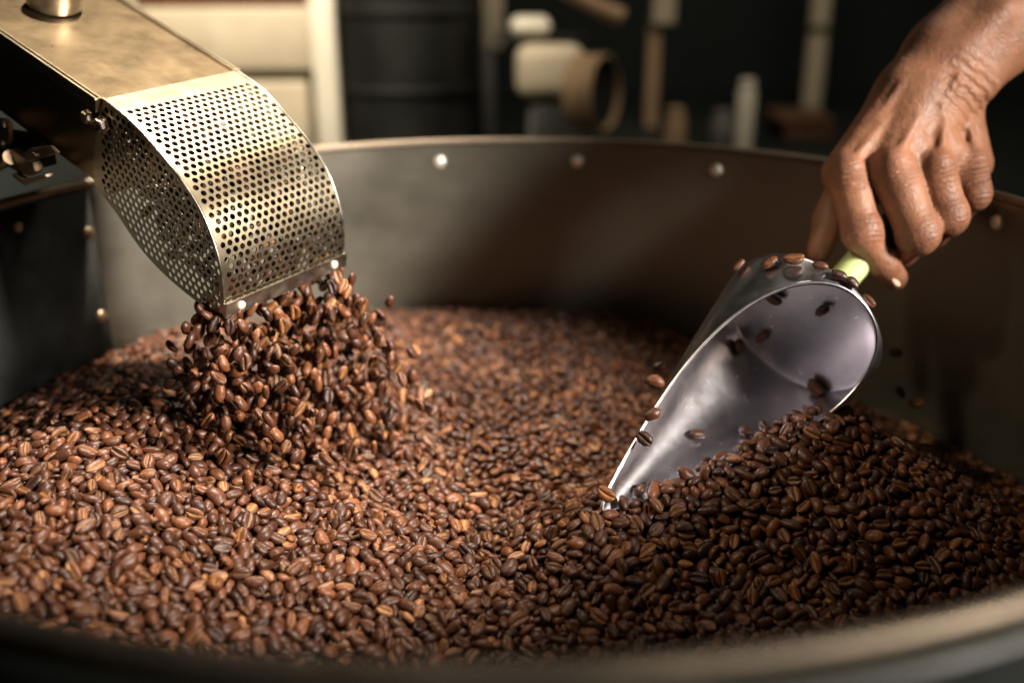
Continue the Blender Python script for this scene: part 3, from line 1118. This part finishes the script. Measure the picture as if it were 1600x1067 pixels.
R_ = math.radians
scoop_bean(1151, 543, 1.02, .45, "large bean stuck near the left edge inside the scoop", R_(105), 1)
scoop_bean(1194, 521, .88, .5, "small tilted bean above the large one inside the scoop", R_(15), 1, tilt=(0, .9))
scoop_bean(1213, 462, 1.0, .6, "bean with crease showing just under the scoop's upper edge", R_(-8), -1)
scoop_bean(1289, 479, .85, .3, "half hidden bean in the dark back of the scoop", R_(5), 1, tilt=(0, .8))
scoop_bean(1279, 604, 1.08, .55, "creased bean lying on the dark right inside of the scoop", R_(-25), -1)
scoop_bean(1164, 680, .92, .35, "upright oval bean just above the heap inside the scoop", R_(110), 1)
scoop_bean(1085, 681, .82, .35, "small bean on the bright floor of the scoop", R_(15), 1, tilt=(0, .5))
scoop_bean(1007, 685, .95, .1, "dark creased bean on the scoop's left edge, lowest of three", R_(140), -1, depth=.468)
scoop_bean(1019, 647, .98, .3, "bean on the scoop's left edge, middle of three", R_(20), 1, depth=.475)
scoop_bean(1023, 595, 1.0, .6, "shiny bean beside the scoop's left edge, highest of three", R_(-12), 1, depth=.482)
scoop_bean(1030, 572, .8, .1, "dark bean behind the shiny one left of the scoop", R_(10), 1, depth=.50)
scoop_bean(1160, 421, .85, .5, "leftmost bean on the scoop's top shoulder", R_(70), 1)
scoop_bean(1206, 417, .95, .6, "middle bean on the scoop's top shoulder", R_(30), 1)
scoop_bean(1241, 414, 1.05, .7, "biggest bean on the scoop's top shoulder near the handle", R_(-15), -1)
scoop_bean(1280, 421, .8, .4, "small bean on the scoop's top edge beside the thumb", R_(-10), 1)
scoop_bean(1308, 434, .85, .1, "dark bean resting at the foot of the green handle", R_(-20), 1)
scoop_bean(1327, 445, .75, .05, "black looking bean on the scoop edge right of the handle foot", R_(-50), 1)
scoop_bean(1357, 471, .85, .6, "bean in mid-air just right of the scoop's upper edge", R_(-45), -1, depth=.525)
scoop_bean(947, 772, .95, .85, "golden gleaming bean at the very tip of the scoop", R_(-30), -1, depth=.462)
scoop_bean(1400, 551, .85, .4, "bean in mid-air in the dark, highest right of the scoop", R_(-5), 1, depth=.58)
scoop_bean(1407, 612, .8, .3, "bean in mid-air in the dark, middle one right of the scoop", R_(-50), 1, depth=.58)
scoop_bean(1432, 630, .9, .8, "pale bean in mid-air in the dark, lowest right of the scoop", R_(5), -1, depth=.58)


# ------------------------------------------------------------------ hand and forearm: implicit surface, one continuous mesh
DH = 0.560


def hp(px, py, dz):
    """photo pixel and millimetres towards the viewer -> camera-frame millimetres"""
    P = at_depth(px, py, DH - dz / 1000.0) - CAM
    return np.array([P @ RT, P @ UP, -(P @ FWD)]) * 1000.0


GRID = 1.25


class Field:
    def __init__(self, lo, hi):
        self.lo = np.array(lo, float)
        self.n = np.ceil((np.array(hi) - self.lo) / GRID).astype(int) + 1
        self.F = np.full(self.n, 60.0, np.float32)

    def window(self, lo, hi):
        a = np.clip(np.floor((lo - self.lo) / GRID).astype(int), 0, self.n - 1)
        b = np.clip(np.ceil((hi - self.lo) / GRID).astype(int) + 1, 1, self.n)
        ax = [self.lo[k] + GRID * np.arange(a[k], b[k], dtype=np.float32) for k in range(3)]
        return tuple(slice(a[k], b[k]) for k in range(3)), ax

    def cone(self, A, B, ra, rb, k=3.0, zs=1.0, sub=False):
        """smooth-union (or carve) a round cone; zs<1 flattens it along the view axis"""
        A, B = np.array(A, np.float32), np.array(B, np.float32)
        m = max(ra, rb) + 3 * k + 4
        sl, ax = self.window(np.minimum(A, B) - m, np.maximum(A, B) + m)
        X, Y, Z = np.meshgrid(*ax, indexing='ij', sparse=True)
        zr = 1.0 / zs
        ba = (B - A) * np.array([1, 1, zr], np.float32)
        px_, py_, pz_ = X - A[0], Y - A[1], (Z - A[2]) * zr
        t = np.clip((px_ * ba[0] + py_ * ba[1] + pz_ * ba[2]) / max(float(ba @ ba), 1e-6), 0, 1)
        t2 = t * t * (3 - 2 * t) * 0.4 + t * 0.6
        d = np.sqrt((px_ - t * ba[0]) ** 2 + (py_ - t * ba[1]) ** 2 + (pz_ - t * ba[2]) ** 2) - (ra + (rb - ra) * t2)
        G = self.F[sl]
        if sub:
            d = -d
            h = np.clip(0.5 - 0.5 * (d - G) / k, 0, 1) if False else np.clip(0.5 + 0.5 * (d - G) / k, 0, 1)
            self.F[sl] = G + (d - G) * h + k * h * (1 - h)
        else:
            h = np.clip(0.5 + 0.5 * (G - d) / k, 0, 1)
            self.F[sl] = G + (d - G) * h - k * h * (1 - h)

    def merge(self, other, k):
        h = np.clip(0.5 + 0.5 * (self.F - other.F) / k, 0, 1)
        self.F = self.F + (other.F - self.F) * h - k * h * (1 - h)


def surface_nets(F, lo):
    s = F < 0
    n = np.array(F.shape)
    corner = [(i, j, k) for i in (0, 1) for j in (0, 1) for k in (0, 1)]
    def cut(A, c): return A[c[0]:n[0] - 1 + c[0], c[1]:n[1] - 1 + c[1], c[2]:n[2] - 1 + c[2]]
    cnt = sum(cut(s, c).astype(np.int8) for c in corner)
    act = (cnt > 0) & (cnt < 8)
    idx = np.argwhere(act)
    vid = np.full(act.shape, -1, np.int32); vid[act] = np.arange(len(idx))
    acc, num = np.zeros((len(idx), 3)), np.zeros(len(idx))
    for c in corner:
        for ax in range(3):
            if c[ax]:
                continue
            d = list(c); d[ax] = 1
            fa = F[idx[:, 0] + c[0], idx[:, 1] + c[1], idx[:, 2] + c[2]].astype(float)
            fb = F[idx[:, 0] + d[0], idx[:, 1] + d[1], idx[:, 2] + d[2]].astype(float)
            m = (fa < 0) != (fb < 0)
            t = np.where(m, fa / np.where(m, fa - fb, 1), 0)
            p = np.tile(np.array(c, float), (len(idx), 1)); p[:, ax] += t
            acc[m] += p[m]; num[m] += 1
    V = (idx + acc / num[:, None]) * GRID + lo
    Q = []
    for ax in range(3):
        b, c = (ax + 1) % 3, (ax + 2) % 3
        sl0 = [slice(None)] * 3; sl1 = [slice(None)] * 3
        sl0[ax] = slice(0, n[ax] - 1); sl1[ax] = slice(1, n[ax])
        ch = s[tuple(sl0)] != s[tuple(sl1)]
        e = np.argwhere(ch)
        e = e[(e[:, b] > 0) & (e[:, c] > 0) & (e[:, b] < n[b] - 1) & (e[:, c] < n[c] - 1)]
        ins = s[e[:, 0], e[:, 1], e[:, 2]]
        def v(db, dc):
            f = e.copy(); f[:, b] -= db; f[:, c] -= dc
            return vid[f[:, 0], f[:, 1], f[:, 2]]
        q = np.stack([v(0, 0), v(1, 0), v(1, 1), v(0, 1)], 1)
        q[~ins] = q[~ins][:, ::-1]
        Q.append(q)
    return V, np.vstack(Q)


def build_person():
    wrist = hp(1470, 128, -2)
    ends = [hp(1255, 460, -45), hp(1960, -330, 60)]
    lo = np.array([hp(1240, 0, 0)[0], hp(0, 470, 0)[1], hp(1400, 200, -75)[2]])
    hi = np.array([hp(1960, 0, 0)[0], hp(0, -340, 0)[1], hp(1400, 200, 62)[2]])
    body, fing = Field(lo, hi), Field(lo, hi)
    # forearm and wrist
    body.cone(hp(1900, -270, -14), hp(1620, -20, -8), 47, 36, 6, 0.85)
    body.cone(hp(1620, -20, -8), hp(1490, 96, -2), 35, 27.5, 8, 0.80)
    body.cone(hp(1490, 96, -2), hp(1440, 160, 2), 27, 27, 8, 0.72)
    body.cone(hp(1560, 20, 14), hp(1500, 86, 13), 10, 7, 6)            # extensor mass
    body.cone(hp(1530, 128, 6), hp(1516, 142, 7), 10, 9, 6)            # ulna head
    # metacarpal block
    kn = {'i': hp(1322, 268, 17), 'm': hp(1394, 258, 25), 'r': hp(1462, 260, 21), 'p': hp(1518, 260, 8)}
    wr = {'i': hp(1425, 128, 8), 'm': hp(1452, 136, 11), 'r': hp(1474, 146, 9), 'p': hp(1500, 156, 2)}
    rad = {'i': (13, 11.5), 'm': (13.5, 11.0), 'r': (13, 10.5), 'p': (12, 9.5)}
    off = np.array([0, 0, -6.0])
    for k in 'imrp':
        body.cone(wr[k] + off, kn[k] + off, rad[k][0], rad[k][1], 5.5)
    body.cone(hp(1420, 190, -14), hp(1440, 262, -14), 22, 20, 6)       # palm
    body.cone(hp(1498, 190, -8), hp(1520, 256, -8), 13, 11, 6)         # little-finger edge
    body.cone(hp(1412, 150, -6), hp(1338, 250, -10), 15, 13, 7)        # thumb web
    for k in 'imrp':                                                    # knuckle heads and tendons
        body.cone(kn[k] + np.array([0, 1, 2.2]), kn[k] + np.array([0.5, -3, 1.6]), 7.8, 7.0, 3)
        a, b = wr[k] + np.array([0, 0, 5.6]), kn[k] + np.array([0, 2, 5.4])
        body.cone(a * .55 + b * .45 + np.array([0, 0, -.4]), b + np.array([0, 0, .6]), 1.6, 2.6, 2.2)
    # veins over the back of the hand
    for pts in ([(1498, 120, 22), (1470, 170, 21.5), (1428, 205, 22.0), (1412, 235, 23.5)], [(1470, 170, 21.5), (1480, 205, 20.6), (1492, 240, 19.0)],
                [(1410, 130, 18.0), (1372, 185, 17.5), (1352, 230, 18.0)]):
        for p, q in zip(pts[:-1], pts[1:]):
            body.cone(hp(p[0], p[1], p[2] - 1.5), hp(q[0], q[1], q[2] - 1.5), 1.7, 1.7, 2.0)
    # fingers: knuckle, middle joint, end joint, tip
    fingers = {
        'i': [(1326, 280, 15, 12.4), (1346, 362, 18, 10.8), (1378, 409, 12, 8.8), (1397, 434, 5, 7.3)],
        'm': [(1398, 274, 22, 13.2), (1434, 364, 23, 11.6), (1408, 394, -6, 9.2), (1372, 376, -24, 7.8)],
        'r': [(1460, 272, 18, 12.6), (1480, 337, 18, 11.0), (1458, 366, -10, 8.8), (1425, 356, -26, 7.4)],
        'p': [(1513, 268, 7, 11.2), (1520, 302, 8, 9.4), (1500, 330, -14, 7.8), (1470, 328, -26, 6.8)],
    }
    for name, j in fingers.items():
        f = Field(lo, hi)
        for a, b in zip(j[:-1], j[1:]):
            f.cone(hp(*a[:3]), hp(*b[:3]), a[3] - 0.7, b[3] - (0.7 if b is not j[-1] else 0), 2.5)
        p = hp(*j[1][:3])
        f.cone(p + np.array([0, 1.0, 1.0]), p + np.array([0, -1.0, 1.0]), j[1][3] - 0.2, j[1][3] - 0.2, 3)
        if name == 'i':
            p = hp(*j[2][:3]); f.cone(p, p + np.array([0.5, -.5, .4]), j[2][3] - .1, j[2][3] - .1, 2)
        fing.merge(f, 1.2)
    t = Field(lo, hi)
    th = [(1400, 190, -16, 15), (1330, 275, -16, 11.5), (1298, 340, -11, 9.4), (1280, 392, -7, 6.8)]
    for a, b in zip(th[:-1], th[1:]):
        t.cone(hp(*a[:3]), hp(*b[:3]), a[3], b[3], 3)
    fing.merge(t, 1.5)
    body.merge(fing, 4.0)
    # skin webs that close the fist between the knuckles
    for p, q, r in (((1352, 235, 11), (1370, 296, 10), 9.5), ((1424, 232, 16), (1434, 292, 14), 9.0), ((1486, 235, 11), (1496, 282, 7), 8.0)):
        body.cone(hp(*p), hp(*q), r, r - 1.5, 4.0)
    # creases: wrist fold, finger joint folds
    for a, b, r in ((hp(1490, 152, 25), hp(1542, 172, 12), 1.6), (hp(1506, 144, 25), hp(1546, 160, 10), 1.2)):
        body.cone(a, b, r, r, 2.0, sub=True)
    V, Q = surface_nets(body.F, body.lo)
    # light relaxation
    for _ in range(2):
        acc = np.zeros_like(V); num = np.zeros(len(V))
        for k in range(4):
            a, b = Q[:, k], Q[:, (k + 1) % 4]
            for c in range(3):
                acc[:, c] += np.bincount(a, V[b, c], len(V)) + np.bincount(b, V[a, c], len(V))
            num += np.bincount(a, minlength=len(V)) + np.bincount(b, minlength=len(V))
        V = V * 0.5 + 0.5 * acc / num[:, None]
    Wd = CAM + (V[:, :1] * RT + V[:, 1:2] * UP - V[:, 2:] * FWD) / 1000.0
    me = bpy.data.meshes.new("person")
    me.from_pydata(Wd.tolist(), [], Q.tolist())
    o = link_mesh("person", me, M['skin'])
    J = np.zeros(len(V))
    for q, rr in [(kn[k], 11.0) for k in 'imrp'] + [(hp(*f[1][:3]) + np.array([0, 0, 8.0]), 10.0) for f in fingers.values()] + [(hp(1384, 414, 18), 7.0)]:
        J = np.maximum(J, np.exp(-((V - q) ** 2).sum(1) / rr ** 2))
    AL, FO = np.zeros(len(V)), np.zeros(len(V))
    folds = []
    for f in fingers.values():
        a3, b3, c3 = (hp(*f[k][:3]) for k in range(3))
        folds.append((b3, (b3 - a3) / np.linalg.norm(b3 - a3), 9.5))
        folds.append((a3 * .94 + b3 * .06 + np.array([0, 0, 6.0]), (b3 - a3) / np.linalg.norm(b3 - a3), 8.0))
    a3, b3 = hp(*fingers['i'][1][:3]), hp(*fingers['i'][2][:3])
    folds.append((b3, (b3 - a3) / np.linalg.norm(b3 - a3), 7.0))
    w3 = hp(1512, 148, 14)
    ax3 = hp(1470, 200, 14) - hp(1530, 100, 14)
    folds.append((w3, ax3 / np.linalg.norm(ax3), 17.0))
    for q, ax3, rr in folds:
        wgt = np.exp(-(((V - q) ** 2).sum(1) / (rr * 1.15) ** 2) ** 2)
        m = wgt > FO
        FO[m] = wgt[m]; AL[m] = ((V[m] - q) @ ax3) * (2 * math.pi / (2.7 if rr < 12 else 5.5))
    for nm_, arr in (("along", AL), ("fold", FO)):
        a_ = me.attributes.new(nm_, 'FLOAT', 'POINT'); a_.data.foreach_set("value", arr.astype(np.float32))
    a_ = me.attributes.new("joint", 'FLOAT', 'POINT'); a_.data.foreach_set("value", J.astype(np.float32))
    tag(o, "bare forearm and right hand gripping the green scoop handle", "person")
    # nail at the index fingertip
    c = at_depth(1401, 435, DH - 0.0113)
    ax = (at_depth(1402, 436, .55) - at_depth(1384, 414, .545)); ax /= np.linalg.norm(ax)
    bm = bmesh.new()
    bmesh.ops.create_uvsphere(bm, u_segments=16, v_segments=10, radius=1)
    zz = -FWD * .8 + RT * .5 + UP * .1; zz -= ax * (zz @ ax); zz /= np.linalg.norm(zz)
    yy = np.cross(zz, ax)
    for v in bm.verts:
        k = v.co.copy()
        v.co = Vector(c + ax * 0.0050 * k.x + yy * 0.0042 * k.y + zz * (0.0012 * k.z))
    from_bm("fingernail", bm, M['nail'], o, True)
    return o


person = build_person()

# ------------------------------------------------------------------ things behind the tray, far out of focus


def px_box(name, x0, y0, x1, y1, Y, depth, mat, parent, bevel=0.006, base=False):
    a, b = at_y(x0, y0, Y), at_y(x1, y1, Y)
    c, d = at_y(x1, y0, Y), at_y(x0, y1, Y)
    lo = np.array([(a[0] + d[0]) / 2, Y, min(b[2], d[2])])
    hi = np.array([(b[0] + c[0]) / 2, Y + depth, max(a[2], c[2])])
    if base:
        lo[2] = COUNTER_Z
    return box(name, lo, hi, mat, parent, bevel)


Y1 = 1.05
cab = empty("cream_cabinet", (at_y(370, 100, Y1)[0], Y1 + .1, COUNTER_Z))
tag(cab, "cream cabinet with a white corner post behind the chute", "cabinet")
px_box("upper_panel", 190, 14, 486, 112, Y1, 0.25, M['cream'], cab)
px_box("lower_panel", 190, 130, 486, 300, Y1, 0.25, M['cream'], cab, base=True)
px_box("seam_shadow", 190, 113, 486, 129, Y1 + 0.012, 0.23, M['olive'], cab, 0.002)  # olive strip paints the shadow line between the panels
px_box("corner_post", 489, -60, 528, 300, Y1 - 0.015, 0.26, M['white'], cab, base=True)
px_box("top_board", 190, -60, 486, 12, Y1 + 0.01, 0.24, M['brown'], cab)
pole = empty("pale_pole", (at_y(210, 10, 0.75)[0], 0.75, COUNTER_Z))
tag(pole, "thin pale pole rising behind the chute duct", "pole")
p = at_y(208, 20, 0.75)
lathe("shaft", [(0.0045, COUNTER_Z + 0.012), (0.0045, 0.42)], M['white'], pole, loc=(p[0], 0.75, 0), seg=16)
lathe("foot", [(0, COUNTER_Z), (0.03, COUNTER_Z), (0.03, COUNTER_Z + 0.006), (0.008, COUNTER_Z + 0.013), (0, COUNTER_Z + 0.013)], M['grey'], pole, loc=(p[0], 0.75, 0), seg=24)

Y2 = 1.12
a, b = at_y(530, 150, Y2), at_y(748, 150, Y2)
drum = empty("dark_drum", ((a[0] + b[0]) / 2, Y2, COUNTER_Z))
tag(drum, "tall black drum standing behind the tray beside the cabinet", "drum")
rd = (b[0] - a[0]) / 2
lathe("shell", [(0, COUNTER_Z), (rd, COUNTER_Z), (rd, 0.62), (0, 0.62)], M['drum'], drum, loc=(drum.location.x, Y2, 0), seg=64)
for z in (-0.05, 0.06, 0.30):
    lathe("hoop", [(rd + 0.001, z - 0.006), (rd + 0.005, z - 0.003), (rd + 0.005, z + 0.003), (rd + 0.001, z + 0.006)], M['drum'], drum, loc=(drum.location.x, Y2, 0), seg=64)

Y3 = 1.35
post = empty("cream_post", (at_y(770, 40, Y3)[0], Y3, COUNTER_Z))
tag(post, "cream upright post between the black drum and the grinder", "post")
px_box("upright", 752, -60, 786, 78, Y3, 0.05, M['cream'], post)
px_box("lower_upright", 754, 80, 772, 300, Y3 + 0.004, 0.04, M['grey'], post, base=True)

Y4 = 1.0
gr = empty("grinder", (at_y(870, 120, Y4)[0], Y4, COUNTER_Z))
tag(gr, "cream grinder with a dark round side opening behind the tray", "grinder")
px_box("housing", 806, 72, 915, 156, Y4, 0.13, M['cream'], gr, 0.02)
px_box("lid", 798, 30, 862, 58, Y4 + 0.02, 0.10, M['white'], gr, 0.012)
px_box("lid_bracket", 770, 58, 925, 66, Y4 + 0.03, 0.08, M['drum'], gr, 0.003)
rc = at_y(934, 146, Y4 - 0.01)
rax = Vector((0.86, -0.50, 0.05))
ro = (at_y(934, 86, Y4)[2] - at_y(934, 206, Y4)[2]) / 2
lathe("opening_ring", [(ro, -0.03), (ro, 0.012), (ro - 0.003, 0.014), (ro - 0.006, 0.012), (ro - 0.006, -0.03)], M['tan'], gr, loc=rc, axis=rax, seg=48)
lathe("opening_shade", [(ro - 0.0062, 0.006), (0, 0.002)], M['black'], gr, loc=rc, axis=rax, seg=40)  # black disc stands in for the shaded hollow of the opening
for k in range(9):
    px_box("fin", 832 + k * 9, 166, 836 + k * 9, 300, Y4 + 0.01, 0.08, M['grey'], gr, 0.001, base=True)
px_box("fin_core", 826, 160, 916, 300, Y4 + 0.03, 0.08, M['grey'], gr, 0.002, base=True)
arm_pts = [at_y(880, -20, Y4 + .02), at_y(930, 10, Y4 + .02), at_y(972, 28, Y4 + .02)]
tube("lever", arm_pts, [0.012, 0.011, 0.013], M['tan'], gr, 16)

Y5 = 1.45
pp = empty("brown_stand", (at_y(1020, 100, Y5)[0], Y5, COUNTER_Z))
tag(pp, "slim brown wooden stand with a cream block on top", "stand")
px_box("upright", 1009, 40, 1028, 300, Y5, 0.03, M['tan'], pp, 0.003, base=True)
px_box("block", 1022, -60, 1058, 40, Y5 - 0.02, 0.06, M['cream'], pp, 0.006)


def canister(name, label, cat, px0, px1, pytop, Y, mat, shoulder=0.3, neck=0.5, cap=None):
    a, b, t = at_y(px0, pytop + 40, Y), at_y(px1, pytop + 40, Y), at_y((px0 + px1) / 2, pytop, Y)
    r, x, h = (b[0] - a[0]) / 2, (a[0] + b[0]) / 2, t[2]
    root = empty(name, (x, Y, COUNTER_Z))
    tag(root, label, cat)
    H = h - COUNTER_Z
    lathe("body", [(0, COUNTER_Z), (r * .96, COUNTER_Z), (r, COUNTER_Z + 0.004), (r, h - r * shoulder - .012), (r * .85, h - r * shoulder * .4 - .012), (r * neck, h - .012), (0, h - .012)], mat, root, loc=(x, Y, 0), seg=40)
    lathe("cap", [(r * neck * .98, h - .0118), (r * neck * .98, h - .003), (r * neck * .8, h), (0, h)], cap or mat, root, loc=(x, Y, 0), seg=32)
    return root


canister("tan_canister", "short tan canister behind the tray rim", "canister", 1036, 1072, 168, 1.15, M['tan'], 0.4, 0.8)
canister("grey_canister", "dim grey canister left of the white bottle", "canister", 1108, 1148, 172, 1.25, M['grey'], 0.4, 0.8)
canister("white_bottle", "slim white bottle standing behind the tray rim", "bottle", 1151, 1180, 124, 1.15, M['white'], 0.4, 0.85)
Y6 = 1.5
pipe = empty("pale_pipe", (at_y(1274, 100, Y6)[0], Y6, COUNTER_Z))
tag(pipe, "tall pale pipe with a dark collar behind the hand", "pipe")
xa, xb = at_y(1258, 100, Y6)[0], at_y(1290, 100, Y6)[0]
xm, pr = (xa + xb) / 2, (xb - xa) / 2
zc, zl = at_y(1274, 46, Y6)[2], at_y(1274, 180, Y6)[2]
lathe("upper_tube", [(pr, zc + 0.008), (pr, 0.6), (0, 0.6)], M['cream'], pipe, loc=(xm, Y6, 0), seg=32)
lathe("lower_tube", [(pr, zl), (pr, zc - 0.008)], M['cream'], pipe, loc=(xm, Y6, 0), seg=32)
lathe("collar", [(pr * .8, zc - 0.009), (pr * 1.08, zc - 0.007), (pr * 1.08, zc + 0.007), (pr * .8, zc + 0.009)], M['olive'], pipe, loc=(xm, Y6, 0), seg=32)
lathe("base_tube", [(0, COUNTER_Z), (pr * 1.25, COUNTER_Z), (pr * 1.25, zl - 0.002), (0, zl - 0.002)], M['brown'], pipe, loc=(xm, Y6, 0), seg=32)
br = empty("brown_box", (at_y(1240, 200, 1.3)[0], 1.3, COUNTER_Z))
tag(br, "low brown wooden box behind the tray beside the hand", "box")
px_box("body", 1222, 196, 1300, 300, 1.3, 0.12, M['brown'], br, 0.004, base=True)
px_box("lid", 1219, 184, 1303, 195, 1.295, 0.13, M['brown'], br, 0.003)
